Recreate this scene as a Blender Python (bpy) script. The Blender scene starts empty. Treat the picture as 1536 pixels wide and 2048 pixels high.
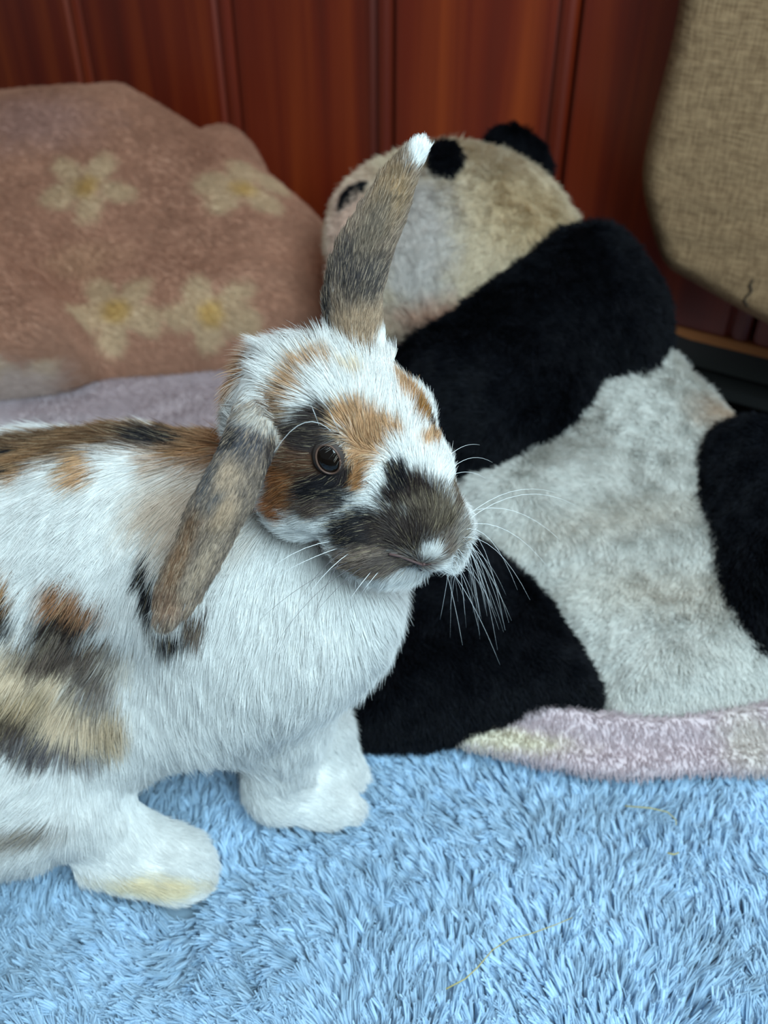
import bpy, math, random
import numpy as np
from mathutils import Vector, Matrix
from mathutils.bvhtree import BVHTree

rng = np.random.default_rng(7)
random.seed(7)
S = bpy.context.scene
COL = S.collection

# ------------------------------------------------------------------ camera
F_PX = 1850.0
PITCH = math.radians(38)
CAM = np.array([0.0, 0.0, 0.42])
cam_d = bpy.data.cameras.new('camera')
cam_d.sensor_fit = 'HORIZONTAL'
cam_d.sensor_width = 36.0
cam_d.lens = F_PX / 1536 * 36.0
cam_d.clip_start = 0.01
cam_d.dof.use_dof = True
cam_d.dof.focus_distance = 0.345
cam_d.dof.aperture_fstop = 13.0
cam = bpy.data.objects.new('camera', cam_d)
COL.objects.link(cam)
cam.location = CAM
cam.rotation_euler = (math.pi / 2 - PITCH, 0, 0)
S.camera = cam
FWD = np.array([0, math.cos(PITCH), -math.sin(PITCH)])
UPV = np.array([0, math.sin(PITCH), math.cos(PITCH)])

def ray(px, py):
    d = np.array([(px - 768) / F_PX, 0, 0]) + FWD - UPV * (py - 1024) / F_PX
    return d / np.linalg.norm(d)

def W(px, py, y):                        # point on the sight line at ground distance y
    d = ray(px, py)
    return CAM + d * (y / d[1])

def onplane(px, py, O, n):
    d = ray(px, py)
    return CAM + d * (np.dot(O - CAM, n) / np.dot(d, n))

def pxm(p):                              # metres per pixel at a point
    return np.dot(np.asarray(p) - CAM, FWD) / F_PX

# ------------------------------------------------------------------ world, lights, exposure
S.view_settings.view_transform = 'Standard'
S.view_settings.look = 'None'
S.view_settings.gamma = 1.0
S.view_settings.use_curve_mapping = False
S.view_settings.exposure = 0.12
wd = bpy.data.worlds.new('world')
S.world = wd
wd.use_nodes = True
bg = wd.node_tree.nodes['Background']
bg.inputs[0].default_value = (0.60, 0.72, 0.85, 1)
bg.inputs[1].default_value = 0.15

def area(name, loc, target, size, power, color):
    l = bpy.data.lights.new(name, 'AREA')
    l.shape = 'RECTANGLE'
    l.size, l.size_y = size
    l.energy = power
    l.color = color
    o = bpy.data.objects.new(name, l)
    COL.objects.link(o)
    o.location = loc
    o.rotation_euler = (Vector(target) - Vector(loc)).to_track_quat('-Z', 'Y').to_euler()
    return o
area('window_light', (0.33, -0.27, 0.90), (0.0, 0.34, 0.05), (0.6, 0.6), 18.5, (0.67, 0.90, 1.0))
area('room_light', (0.1, 0.25, 1.9), (0.1, 0.8, 0.0), (1.2, 1.2), 5.0, (1.0, 0.78, 0.58))

# ------------------------------------------------------------------ helpers
def s2l(c):
    c = np.asarray(c, float) / 255.0
    return np.where(c <= 0.04045, c / 12.92, ((c + 0.055) / 1.055) ** 2.4)

def rgba(c):
    return (*[float(v) for v in s2l(c)], 1.0)

def tag(o, label=None, cat=None, group=None, kind=None):
    if label: o['label'] = label
    if cat: o['category'] = cat
    if group: o['group'] = group
    if kind: o['kind'] = kind
    return o

def hash3(ix, iy, iz, seed):
    n = (ix * 73856093) ^ (iy * 19349663) ^ (iz * 83492791) ^ (seed * 2654435761 & 0x7fffffff)
    n = (n ^ (n >> 13)) * 1274126177 & 0x7fffffff
    n = (n ^ (n >> 15)) * 668265263 & 0x7fffffff
    return ((n ^ (n >> 12)) & 0xffffff) / float(0xffffff)

def vnoise(p, scale, seed=0):            # value noise in -1..1, p is N x 3 in metres
    q = np.asarray(p) * scale + 1000.0
    i = np.floor(q).astype(np.int64)
    f = q - i
    f = f * f * (3 - 2 * f)
    r = 0
    for a in (0, 1):
        for b in (0, 1):
            for c in (0, 1):
                w = (f[:, 0] if a else 1 - f[:, 0]) * (f[:, 1] if b else 1 - f[:, 1]) * (f[:, 2] if c else 1 - f[:, 2])
                r = r + w * hash3(i[:, 0] + a, i[:, 1] + b, i[:, 2] + c, seed)
    return r * 2 - 1

def surface_nets(vol, origin, h):
    ins = vol < 0
    nx, ny, nz = vol.shape
    cnt = np.zeros((nx - 1, ny - 1, nz - 1), np.int16)
    acc = np.zeros((nx - 1, ny - 1, nz - 1, 3), np.float32)
    sl = lambda o, n: slice(o, n - 1 + o)
    corners = [(a, b, c) for a in (0, 1) for b in (0, 1) for c in (0, 1)]
    for a in corners:
        for ax in range(3):
            if a[ax]: continue
            b = list(a); b[ax] = 1
            va = vol[sl(a[0], nx), sl(a[1], ny), sl(a[2], nz)]
            vb = vol[sl(b[0], nx), sl(b[1], ny), sl(b[2], nz)]
            m = (va < 0) != (vb < 0)
            t = np.where(m, va / np.where(m, va - vb, 1), 0)
            cnt += m
            for k in range(3):
                acc[..., k] += np.where(m, (t if k == ax else a[k]), 0)
    act = cnt > 0
    idx = -np.ones(act.shape, np.int64)
    idx[act] = np.arange(act.sum())
    ii = np.argwhere(act)
    verts = origin + (ii + acc[act] / cnt[act][:, None]) * h
    quads = []
    for ax in range(3):
        A = [slice(1, -1)] * 3; A[ax] = slice(0, -1)
        B = [slice(1, -1)] * 3; B[ax] = slice(1, None)
        a = ins[tuple(A)]; b = ins[tuple(B)]
        for flip, m in ((False, a & ~b), (True, ~a & b)):
            e = np.argwhere(m)
            off = np.ones(3, int); off[ax] = 0
            e = e + off
            u, v = [(1, 2), (2, 0), (0, 1)][ax]
            c = []
            for du, dv in ((-1, -1), (0, -1), (0, 0), (-1, 0)):
                q = e.copy(); q[:, u] += du; q[:, v] += dv
                c.append(idx[q[:, 0], q[:, 1], q[:, 2]])
            q = np.stack(c, 1)
            quads.append(q[:, ::-1] if flip else q)
    return verts.astype(float), np.concatenate(quads)

def mesh_obj(name, verts, faces, mat, parent=None, colors=None, smooth=True):
    me = bpy.data.meshes.new(name)
    me.from_pydata(verts.tolist() if hasattr(verts, 'tolist') else verts, [], faces.tolist() if hasattr(faces, 'tolist') else faces)
    if smooth: me.shade_smooth()
    if colors is not None:
        at = me.color_attributes.new('col', 'FLOAT_COLOR', 'POINT')
        at.data.foreach_set('color', np.concatenate([colors, np.ones((len(colors), 1))], 1).ravel())
    me.materials.append(mat)
    me.update()
    o = bpy.data.objects.new(name, me)
    COL.objects.link(o)
    if parent: o.parent = parent
    return o

def empty(name, loc=(0, 0, 0)):
    o = bpy.data.objects.new(name, None)
    o.empty_display_size = 0.02
    COL.objects.link(o)
    o.location = loc
    return o

def adopt(o, root):                      # keep the mesh where it is in the world, under its root
    o.parent = root
    o.matrix_parent_inverse = Matrix.Translation(-Vector(root.location))
    return o

def norml(v):
    return v / np.maximum(np.linalg.norm(v, axis=-1, keepdims=True), 1e-12)

def sample(verts, quads, n, weight=None):
    tri = np.concatenate([quads[:, [0, 1, 2]], quads[:, [0, 2, 3]]])
    a, b, c = verts[tri[:, 0]], verts[tri[:, 1]], verts[tri[:, 2]]
    fn = np.cross(b - a, c - a)
    ar = np.linalg.norm(fn, axis=1)
    vn = np.zeros_like(verts)
    for k in range(3): np.add.at(vn, tri[:, k], fn)
    vn = norml(vn)
    w = ar if weight is None else ar * weight[tri].mean(1)
    cdf = np.cumsum(w); cdf /= cdf[-1]
    t = np.minimum(np.searchsorted(cdf, rng.random(n)), len(tri) - 1)
    r1 = np.sqrt(rng.random(n)); r2 = rng.random(n)
    w3 = np.stack([1 - r1, r1 * (1 - r2), r1 * r2], 1)
    tr = tri[t]
    pos = (verts[tr] * w3[..., None]).sum(1)
    nor = norml((vn[tr] * w3[..., None]).sum(1))
    return pos, nor, tr, w3

def curves_obj(name, pts, radius, colors, mat, parent=None, label=None, kind='stuff'):
    n, k, _ = pts.shape                  # pts N x K x 3, radius N x K, colors N x 3
    cd = bpy.data.hair_curves.new(name)
    cd.add_curves([k] * n)
    cd.attributes['position'].data.foreach_set('vector', pts.astype(np.float32).ravel())
    ra = cd.attributes.get('radius') or cd.attributes.new('radius', 'FLOAT', 'POINT')
    ra.data.foreach_set('value', radius.astype(np.float32).ravel())
    ca = cd.attributes.new('col', 'FLOAT_COLOR', 'CURVE')
    ca.data.foreach_set('color', np.concatenate([colors, np.ones((n, 1))], 1).astype(np.float32).ravel())
    cd.materials.append(mat)
    o = bpy.data.objects.new(name, cd)
    COL.objects.link(o)
    if parent: adopt(o, parent)
    if kind: o['kind'] = kind
    return o

def grow(pos, nor, flow, length, lift, k=5, curl=0.5, wob=0.0, seed=1, clump=0.0, cscale=150):
    # strands start along a blend of normal and flow and bend over towards the flow
    n = len(pos)
    ft = norml(flow - (flow * nor).sum(1, keepdims=True) * nor)
    d0 = norml(nor * lift[:, None] + ft * (1 - lift[:, None]))
    pts = np.zeros((n, k, 3)); pts[:, 0] = pos
    step = (length / (k - 1))[:, None]
    jit = rng.normal(0, 1, (n, 3)) * wob
    if clump:
        cj = np.stack([vnoise(pos, cscale, seed + s) for s in range(3)], 1) * clump
        jit = jit + cj
    p = pos.copy()
    for i in range(1, k):
        t = i / (k - 1)
        d = norml(d0 * (1 - curl * t) + ft * (curl * t) + jit * (0.4 + t))
        p = p + d * step
        pts[:, i] = p
    return pts

def taper(n, k, r, tip=0.15, lo=0.7, hi=1.25):
    t = np.linspace(0, 1, k)
    prof = np.where(t < 0.5, 1.0, 1 - (t - 0.5) / 0.5 * (1 - tip))
    return r * prof[None, :] * rng.uniform(lo, hi, n)[:, None]

# ------------------------------------------------------------------ materials
def mat_new(name):
    m = bpy.data.materials.new(name)
    m.use_nodes = True
    nt = m.node_tree
    return m, nt, nt.nodes['Principled BSDF']

def attr_mat(name, rough=0.75, spec=0.2, sheen=0.0, bump=0.0, bscale=400, mul=(1, 1, 1)):
    m, nt, b = mat_new(name)
    a = nt.nodes.new('ShaderNodeAttribute'); a.attribute_name = 'col'
    nt.links.new(a.outputs['Color'], b.inputs['Base Color'])
    b.inputs['Roughness'].default_value = rough
    b.inputs['Specular IOR Level'].default_value = spec
    b.inputs['Sheen Weight'].default_value = sheen
    if bump:
        t = nt.nodes.new('ShaderNodeTexCoord')
        n = nt.nodes.new('ShaderNodeTexNoise'); n.inputs['Scale'].default_value = bscale
        n.inputs['Detail'].default_value = 4
        bm = nt.nodes.new('ShaderNodeBump'); bm.inputs['Strength'].default_value = bump
        bm.inputs['Distance'].default_value = 0.002
        nt.links.new(t.outputs['Object'], n.inputs['Vector'])
        nt.links.new(n.outputs['Fac'], bm.inputs['Height'])
        nt.links.new(bm.outputs[0], b.inputs['Normal'])
    return m

def fur_mat(name, rough=0.55, spec=0.25, trans=0.35):
    # diffuse, translucent and a little gloss, as real fibres let light through
    m = bpy.data.materials.new(name); m.use_nodes = True
    nt = m.node_tree; nt.nodes.clear()
    out = nt.nodes.new('ShaderNodeOutputMaterial')
    a = nt.nodes.new('ShaderNodeAttribute'); a.attribute_name = 'col'
    b = nt.nodes.new('ShaderNodeBsdfPrincipled')
    b.inputs['Roughness'].default_value = rough
    b.inputs['Specular IOR Level'].default_value = spec
    tr = nt.nodes.new('ShaderNodeBsdfTranslucent')
    mx = nt.nodes.new('ShaderNodeMixShader'); mx.inputs[0].default_value = trans
    nt.links.new(a.outputs['Color'], b.inputs['Base Color'])
    nt.links.new(a.outputs['Color'], tr.inputs['Color'])
    nt.links.new(b.outputs[0], mx.inputs[1]); nt.links.new(tr.outputs[0], mx.inputs[2])
    nt.links.new(mx.outputs[0], out.inputs[0])
    return m

def plain(name, c, rough=0.6, spec=0.4, coat=0.0):
    m, nt, b = mat_new(name)
    b.inputs['Base Color'].default_value = rgba(c)
    b.inputs['Roughness'].default_value = rough
    b.inputs['Specular IOR Level'].default_value = spec
    b.inputs['Coat Weight'].default_value = coat
    return m

def wood_mat():
    m, nt, b = mat_new('varnished_wood')
    N, L = nt.nodes.new, nt.links.new
    tc = N('ShaderNodeTexCoord'); oi = N('ShaderNodeObjectInfo')
    mp = N('ShaderNodeMapping'); mp.inputs['Scale'].default_value = (22, 22, 0.9)
    off = N('ShaderNodeCombineXYZ')
    mu = N('ShaderNodeMath'); mu.operation = 'MULTIPLY'; mu.inputs[1].default_value = 37
    L(oi.outputs['Random'], mu.inputs[0]); L(mu.outputs[0], off.inputs[0]); L(mu.outputs[0], off.inputs[2])
    ad = N('ShaderNodeVectorMath'); ad.operation = 'ADD'
    L(tc.outputs['Object'], mp.inputs['Vector']); L(mp.outputs[0], ad.inputs[0]); L(off.outputs[0], ad.inputs[1])
    n1 = N('ShaderNodeTexNoise'); n1.inputs['Scale'].default_value = 1; n1.inputs['Detail'].default_value = 3
    n1.inputs['Distortion'].default_value = 0.6
    L(ad.outputs[0], n1.inputs['Vector'])
    mp2 = N('ShaderNodeMapping'); mp2.inputs['Scale'].default_value = (300, 300, 6)
    n2 = N('ShaderNodeTexNoise'); n2.inputs['Scale'].default_value = 1; n2.inputs['Detail'].default_value = 3
    L(tc.outputs['Object'], mp2.inputs['Vector']); L(mp2.outputs[0], n2.inputs['Vector'])
    cr = N('ShaderNodeValToRGB')
    e = cr.color_ramp.elements
    e[0].position = 0.30; e[0].color = rgba((92, 30, 14))
    e[1].position = 0.75; e[1].color = rgba((160, 66, 22))
    e2 = cr.color_ramp.elements.new(0.5); e2.color = rgba((120, 38, 15))
    L(n1.outputs['Fac'], cr.inputs[0])
    mix = N('ShaderNodeMix'); mix.data_type = 'RGBA'; mix.blend_type = 'MULTIPLY'
    mr = N('ShaderNodeMapRange'); mr.inputs['To Min'].default_value = 0.0; mr.inputs['To Max'].default_value = 0.4
    L(n2.outputs['Fac'], mr.inputs[0]); L(mr.outputs[0], mix.inputs[0])
    L(cr.outputs[0], mix.inputs[6]); mix.inputs[7].default_value = rgba((150, 110, 100))
    L(mix.outputs[2], b.inputs['Base Color'])
    b.inputs['Roughness'].default_value = 0.42
    b.inputs['Coat Weight'].default_value = 0.25
    b.inputs['Coat Roughness'].default_value = 0.3
    return m

M_WOOD = wood_mat()
M_FUR = fur_mat('rabbit_fur', 0.5, 0.3, 0.3)
M_SKIN = attr_mat('rabbit_skin', 0.9, 0.1)
M_PLUSH = fur_mat('plush_fur', 0.6, 0.15, 0.25)
M_PLUSHB = attr_mat('plush_backing', 0.95, 0.05)
M_RUG = fur_mat('rug_pile', 0.6, 0.15, 0.25)
M_FLEECE = attr_mat('fleece', 0.95, 0.05, 0.3, 0.04, 420)

# ------------------------------------------------------------------ back wall
YAW = math.radians(32)
WD = np.array([math.cos(YAW), -math.sin(YAW), 0.0])      # along the wall, to the right and nearer
WN = np.array([-math.sin(YAW), -math.cos(YAW), 0.0])     # out of the wall, towards the camera
WZ = 0.045                                              # height of the planks' lower end
d = ray(1325, 645)
WA = CAM + d * ((WZ - CAM[2]) / d[2])
def wall_t(px, py): return float(np.dot(onplane(px, py, WA, WN) - WA, WD))
ts = [wall_t(155, 0), wall_t(457, 0), wall_t(783, 0), wall_t(1160, 0)]
print('groove t', ts)
WM = Matrix(((WD[0], -WN[0], 0, WA[0]), (WD[1], -WN[1], 0, WA[1]), (0, 0, 1, 0), (0, 0, 0, 1)))    # wall frame: x along, y into the wall, z up
wall = mesh_obj('wall_back', np.array([(a, b, z) for b in (0.02, 0.04) for a, z in ((-2.2, -0.1), (1.4, -0.1), (1.4, 1.3), (-2.2, 1.3))]),
                [(0, 1, 2, 3), (7, 6, 5, 4), (0, 4, 5, 1), (1, 5, 6, 2), (2, 6, 7, 3), (3, 7, 4, 0)], plain('dark_backing', (28, 12, 9), 0.8), smooth=False)
wall.matrix_world = WM
wall['kind'] = 'structure'
def plank(t0, t1):
    w = t1 - t0
    # profile across the plank: rounded edge, flat, bead beside the joint
    g = 0.0011
    prof = [(g, -0.018), (g, -0.006), (g + 0.002, -0.0015), (g + 0.005, 0), (w * 0.5, 0.0004), (w - 0.022, 0), (w - 0.019, -0.0035), (w - 0.017, -0.0045),
            (w - 0.0155, -0.001), (w - 0.012, 0.0006), (w - 0.007, 0.0006), (w - 0.003, -0.001), (w - g, -0.005), (w - g, -0.018)]
    vs = []
    for z in (WZ, 1.25):
        for a, b in prof: vs.append((a, -b, z))
    n = len(prof)
    fs = [(i, (i + 1) % n, n + (i + 1) % n, n + i) for i in range(n)] + [tuple(range(n))[::-1], tuple(range(n, 2 * n))]
    o = mesh_obj('plank', np.array(vs), fs, M_WOOD, wall, smooth=False)
    o.location = (t0, 0, 0)
    return o
sp = (ts[3] - ts[0]) / 3
for i in range(-10, 9):
    edges = {j: ts[j] for j in range(4)}
    e0 = edges.get(i, ts[0] + sp * i); e1 = edges.get(i + 1, ts[0] + sp * (i + 1))
    plank(e0, e1)

def wall_box(name, t0, t1, z0, z1, out0, out1, mat, kind='structure', seg=1, rag=0.0, parent=None):
    vs = []; fs = []
    for i in range(seg + 1):
        a = t0 + (t1 - t0) * i / seg
        r = random.uniform(-rag, rag)
        for z, o in ((z0 + r, out0), (z0 + r, out1), (z1, out1), (z1, out0)):
            vs.append([a, -o, z])
    for i in range(seg):
        b = i * 4
        for k in range(4): fs.append((b + k, b + (k + 1) % 4, b + 4 + (k + 1) % 4, b + 4 + k))
    fs += [(3, 2, 1, 0), tuple(seg * 4 + k for k in range(4))]
    o = mesh_obj(name, np.array(vs), fs, mat, parent, smooth=False)
    o.matrix_world = WM
    if kind: o['kind'] = kind
    return o
wall_box('trim_1', -2.2, 1.4, WZ - 0.007, WZ + 0.0005, -0.018, 0.0025, plain('raw_wood_edge', (176, 112, 62), 0.8), seg=160, rag=0.0016)
wall_box('baseboard_back', -2.2, 1.4, 0.012, WZ - 0.0085, -0.02, 0.0, plain('dark_grey_paint', (36, 36, 33), 0.6))
wall_box('trim_2', -2.2, 1.4, -0.004, 0.006, -0.02, 0.016, plain('dark_grey_rail', (32, 32, 31), 0.55))
fl = mesh_obj('floor', np.array([(-2, -1.2, -0.03), (2, -1.2, -0.03), (2, 2.4, -0.03), (-2, 2.4, -0.03), (-2, -1.2, -0.05), (2, -1.2, -0.05), (2, 2.4, -0.05), (-2, 2.4, -0.05)]),
              [(0, 1, 2, 3), (7, 6, 5, 4), (0, 4, 5, 1), (1, 5, 6, 2), (2, 6, 7, 3), (3, 7, 4, 0)], plain('black_floor', (14, 15, 17), 0.5), smooth=False)
fl['kind'] = 'structure'

# ------------------------------------------------------------------ puffy shapes sewn from outlines
def chaikin(p, it=2):
    p = np.asarray(p, float)
    for _ in range(it):
        q = np.roll(p, -1, 0)
        p = np.stack([p * 0.75 + q * 0.25, p * 0.25 + q * 0.75], 1).reshape(-1, 2)
    return p

def poly_sdf(P, poly):                   # signed distance to a polygon, negative inside
    dmin = np.full(len(P), 1e9); ins = np.zeros(len(P), bool)
    for i in range(len(poly)):
        a, b = poly[i], poly[(i + 1) % len(poly)]
        e = b - a; v = P - a
        t = np.clip((v @ e) / max(e @ e, 1e-12), 0, 1)
        dd = v - t[:, None] * e
        dmin = np.minimum(dmin, (dd ** 2).sum(1))
        c = (a[1] > P[:, 1]) != (b[1] > P[:, 1])
        if abs(e[1]) > 1e-12:
            ins ^= c & (P[:, 0] < e[0] * (P[:, 1] - a[1]) / e[1] + a[0])
    dd = np.sqrt(dmin)
    return np.where(ins, -dd, dd)

def smin(a, b, k):
    h = np.clip(0.5 + 0.5 * (b - a) / k, 0, 1)
    return b * (1 - h) + a * h - k * h * (1 - h)

class Plane:
    def __init__(s, p0, p1, yaw=0.0, off=0.0):          # p0, p1 = (y, z) low and high
        s.u = np.array([math.cos(yaw), math.sin(yaw), 0.0])
        v = np.array([0, p1[0] - p0[0], p1[1] - p0[1]], float)
        v -= np.dot(v, s.u) * s.u
        s.v = v / np.linalg.norm(v)
        n = np.cross(s.u, s.v)
        s.n = n if n[1] < 0 or n[2] > 0 else -n
        s.O = np.array([0, p0[0], p0[1]]) + s.n * off
    def uv(s, px, py):
        p = onplane(px, py, s.O, s.n) - s.O
        return [np.dot(p, s.u), np.dot(p, s.v)]
    def world(s, q):
        return s.O + q[:, :1] * s.u + q[:, 1:2] * s.v + q[:, 2:3] * s.n

def puff(plane, shapes, vox=0.004, k=0.01, fold=None, floor_z=None):
    # shapes: (pixel outline, half thickness, edge radius, lift along the normal)
    polys = [chaikin([plane.uv(*p) for p in s[0]]) for s in shapes]
    allp = np.concatenate(polys)
    lo = allp.min(0) - 3 * vox; hi = allp.max(0) + 3 * vox
    hm = max(abs(s[3]) + s[1] for s in shapes) + 3 * vox + (0.03 if fold else 0)
    us = np.arange(lo[0], hi[0], vox); vs = np.arange(lo[1], hi[1], vox); ws = np.arange(-hm, hm, vox)
    U, V = np.meshgrid(us, vs, indexing='ij')
    P = np.stack([U.ravel(), V.ravel()], 1)
    vol = None
    fo = fold(P[:, 0], P[:, 1]).reshape(U.shape) if fold else 0
    for poly, (_, h, R, w0) in zip(polys, shapes):
        D = poly_sdf(P, poly).reshape(U.shape)
        a = np.maximum(D + R, 0)[:, :, None]
        w = (ws[None, None, :] - w0)
        if fold is not None: w = w - (fo * np.clip(-D / 0.02, 0, 1))[:, :, None]
        f = np.sqrt(a ** 2 + (w * R / h) ** 2) - R
        f = f * min(1.0, h / R)
        vol = f if vol is None else smin(vol, f, k)
    v, q = surface_nets(vol, np.array([us[0], vs[0], ws[0]]), vox)
    v = plane.world(v)
    if floor_z is not None: v[:, 2] = np.maximum(v[:, 2], floor_z)
    return v, q

def bvh_of(v, q):
    return BVHTree.FromPolygons([tuple(p) for p in v], [tuple(int(i) for i in f) for f in q])

class Blobs:
    """colour patches that sit on a surface: centre found where the sight line meets it, size in metres"""
    def __init__(s, v, q, tags=None, thick=0.014):
        s.v, s.tags, s.thick = v, tags, thick
        s.bvh = bvh_of(v, q); s.q = q; s.l = []
    def hit(s, px, py, tg=None):
        d = Vector(ray(px, py)); o = Vector(CAM)
        for _ in range(8):
            h, n, i, dist = s.bvh.ray_cast(o, d)
            if h is None: return None, None
            if tg is None or s.tags is None or s.tags[s.q[i][0]] == tg:
                return np.array(h), np.array(n)
            o = h + d * 0.001
        return None, None
    def add(s, px, py, rx, ry, color, ang=0, tg=None, edge=0.35, thick=None):
        h, n = s.hit(px, py, tg)
        if h is None and tg in (0, 1):
            tg = None; h, n = s.hit(px, py)
        if h is None: return
        m = pxm(h)
        view = norml(h - CAM)
        if np.dot(n, view) > 0: n = -n
        n = norml(n - view * 0.6)
        right = norml(np.cross(FWD, UPV)); 
        a = math.radians(ang)
        ex = right * math.cos(a) + UPV * math.sin(a); ey = -right * math.sin(a) + UPV * math.cos(a)
        ax = norml(ex - np.dot(ex, n) * n); ay = norml(np.cross(n, ax))
        s.l.append((h, ax, ay, n, rx * m, ry * m, s2l(color), edge, tg, thick or s.thick))
    def paint(s, P, base, tags=None, nz=0.35, scale=120):
        c = base.copy()
        w1 = vnoise(P, scale, 3) * 0.6 + vnoise(P, scale * 3, 5) * 0.4
        jit = rng.normal(0, 0.10, len(P))
        for h, ax, ay, n, rx, ry, col, edge, tg, th in s.l:
            dd = P - h
            r = np.sqrt((dd @ ax / rx) ** 2 + (dd @ ay / ry) ** 2 + (dd @ n / th) ** 2)
            r = r + w1 * nz + jit
            m = np.clip((1.0 - r) / edge + 0.5, 0, 1)
            if tg is not None and tags is not None: m = m * (tags == tg)
            c = c * (1 - m[:, None]) + col * m[:, None]
        return c

# ------------------------------------------------------------------ rabbit body
def ell(c, r, R=None): return ('e', np.asarray(c, float), np.asarray(r, float), R)
def caps(a, b, ra, rb): return ('c', np.asarray(a, float), np.asarray(b, float), ra, rb)

def sdf_prim(P, pr):
    if pr[0] == 'e':
        p = P - pr[1]
        if pr[3] is not None: p = p @ pr[3]
        k0 = np.linalg.norm(p / pr[2], axis=1); k1 = np.linalg.norm(p / pr[2] ** 2, axis=1)
        return k0 * (k0 - 1) / np.maximum(k1, 1e-9)
    if pr[0] == 'c':
        a, b = pr[1], pr[2]; e = b - a
        t = np.clip(((P - a) @ e) / (e @ e), 0, 1)
        return np.linalg.norm(P - a - t[:, None] * e, axis=1) - (pr[3] + (pr[4] - pr[3]) * t)
    if pr[0] == 'ear':                    # dense stations: centre, width dir, tangent, half width, half thickness, cup
        C_, Wd, Tn, hw_, th_, cu_ = pr[1]
        best = np.full(len(P), 1e9); arg = np.zeros(len(P), int); tt = np.zeros(len(P))
        for i in range(len(C_) - 1):
            e = C_[i + 1] - C_[i]
            t = np.clip(((P - C_[i]) @ e) / (e @ e), 0, 1)
            d2 = ((P - C_[i] - t[:, None] * e) ** 2).sum(1)
            m = d2 < best
            best[m] = d2[m]; arg[m] = i; tt[m] = t[m]
        lp = lambda X: X[arg] * (1 - (tt if X.ndim == 1 else tt[:, None])) + X[arg + 1] * (tt if X.ndim == 1 else tt[:, None])
        tn = norml(lp(Tn)); wv = lp(Wd); wv = norml(wv - (wv * tn).sum(1, keepdims=True) * tn)
        nn = np.cross(tn, wv); q = P - lp(C_); hw = lp(hw_); th = lp(th_)
        a = (q * wv).sum(1) / hw; b = (q * nn).sum(1) - lp(cu_) * np.minimum(a ** 2, 2.0); l = (q * tn).sum(1)
        return (np.sqrt(a ** 2 + (b / th) ** 2 + (l / hw) ** 2) - 1) * th

def make_ear(st, n=5):
    K_ = len(st); out = []
    cols = [np.array([x[k] for x in st], float) for k in range(5)]
    def cr(X, s_):
        i = min(int(s_), K_ - 2); f = s_ - i
        p0, p1, p2, p3 = X[max(i - 1, 0)], X[i], X[i + 1], X[min(i + 2, K_ - 1)]
        return 0.5 * (2 * p1 + (p2 - p0) * f + (2 * p0 - 5 * p1 + 4 * p2 - p3) * f * f + (3 * p1 - p0 - 3 * p2 + p3) * f ** 3)
    ss = np.linspace(0, K_ - 1, (K_ - 1) * n + 1)
    C_ = np.array([cr(cols[0], v) for v in ss]); Wd = np.array([cr(cols[1], v) for v in ss])
    hw, th, cu = [np.array([cr(cols[k], v) for v in ss]) for k in (2, 3, 4)]
    Tn = norml(np.gradient(C_, axis=0))
    Wd = norml(Wd - (Wd * Tn).sum(1, keepdims=True) * Tn)
    return C_, Wd, Tn, hw, th, cu

def rpx(px, py, y, r): return r * pxm(W(px, py, y))
def Eb(px, py, y, rx, ry, rd=None):       # ellipsoid, radii in pixels at its own distance, axes along the view
    c = W(px, py, y); m = pxm(c)
    R = np.stack([np.array([1.0, 0, 0]), FWD, UPV], 1)
    return ell(c, (rx * m, (rd or (rx + ry) / 2) * m, ry * m), R)
def Cp(p, q):                             # capsule between (px, py, y, r_px) stations
    return caps(W(*p[:3]), W(*q[:3]), p[3] * pxm(W(*p[:3])), q[3] * pxm(W(*q[:3])))

body_prims = [
    Eb(90, 1190, 0.335, 330, 330, 300),       # barrel
    Eb(-150, 1200, 0.335, 330, 300, 300),     # rump beyond the frame
    Eb(270, 1090, 0.325, 250, 235, 230),      # shoulders
    Eb(470, 1120, 0.315, 190, 240, 190),      # neck
    Eb(540, 1240, 0.300, 225, 215, 205),      # chest
    Eb(430, 1350, 0.300, 195, 165, 185),      # lower chest
    Eb(640, 1190, 0.295, 150, 150, 140),      # throat
    Eb(190, 1400, 0.300, 225, 165, 195),      # belly
    Eb(45, 1530, 0.272, 200, 200, 150),       # near thigh
    Eb(-60, 1590, 0.268, 190, 150, 130),
    Eb(555, 1420, 0.297, 100, 90, 95),
]
leg_prims = [
    Cp((150, 1600, 0.258, 85), (255, 1690, 0.254, 62)),      # near hind foot
    Cp((255, 1690, 0.254, 66), (355, 1722, 0.252, 64)),
    Cp((200, 1712, 0.250, 52), (350, 1745, 0.246, 50)),
    Cp((345, 1740, 0.245, 48), (385, 1752, 0.246, 40)),
    Cp((555, 1450, 0.292, 84), (560, 1570, 0.290, 62)),      # near foreleg and paw
    Cp((560, 1572, 0.290, 64), (640, 1604, 0.286, 44)),
    Cp((640, 1602, 0.286, 46), (692, 1618, 0.284, 34)),
    Cp((635, 1470, 0.315, 70), (660, 1530, 0.308, 56)),      # far foreleg and paw
    Cp((660, 1530, 0.310, 50), (722, 1580, 0.304, 36)),
]
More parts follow.
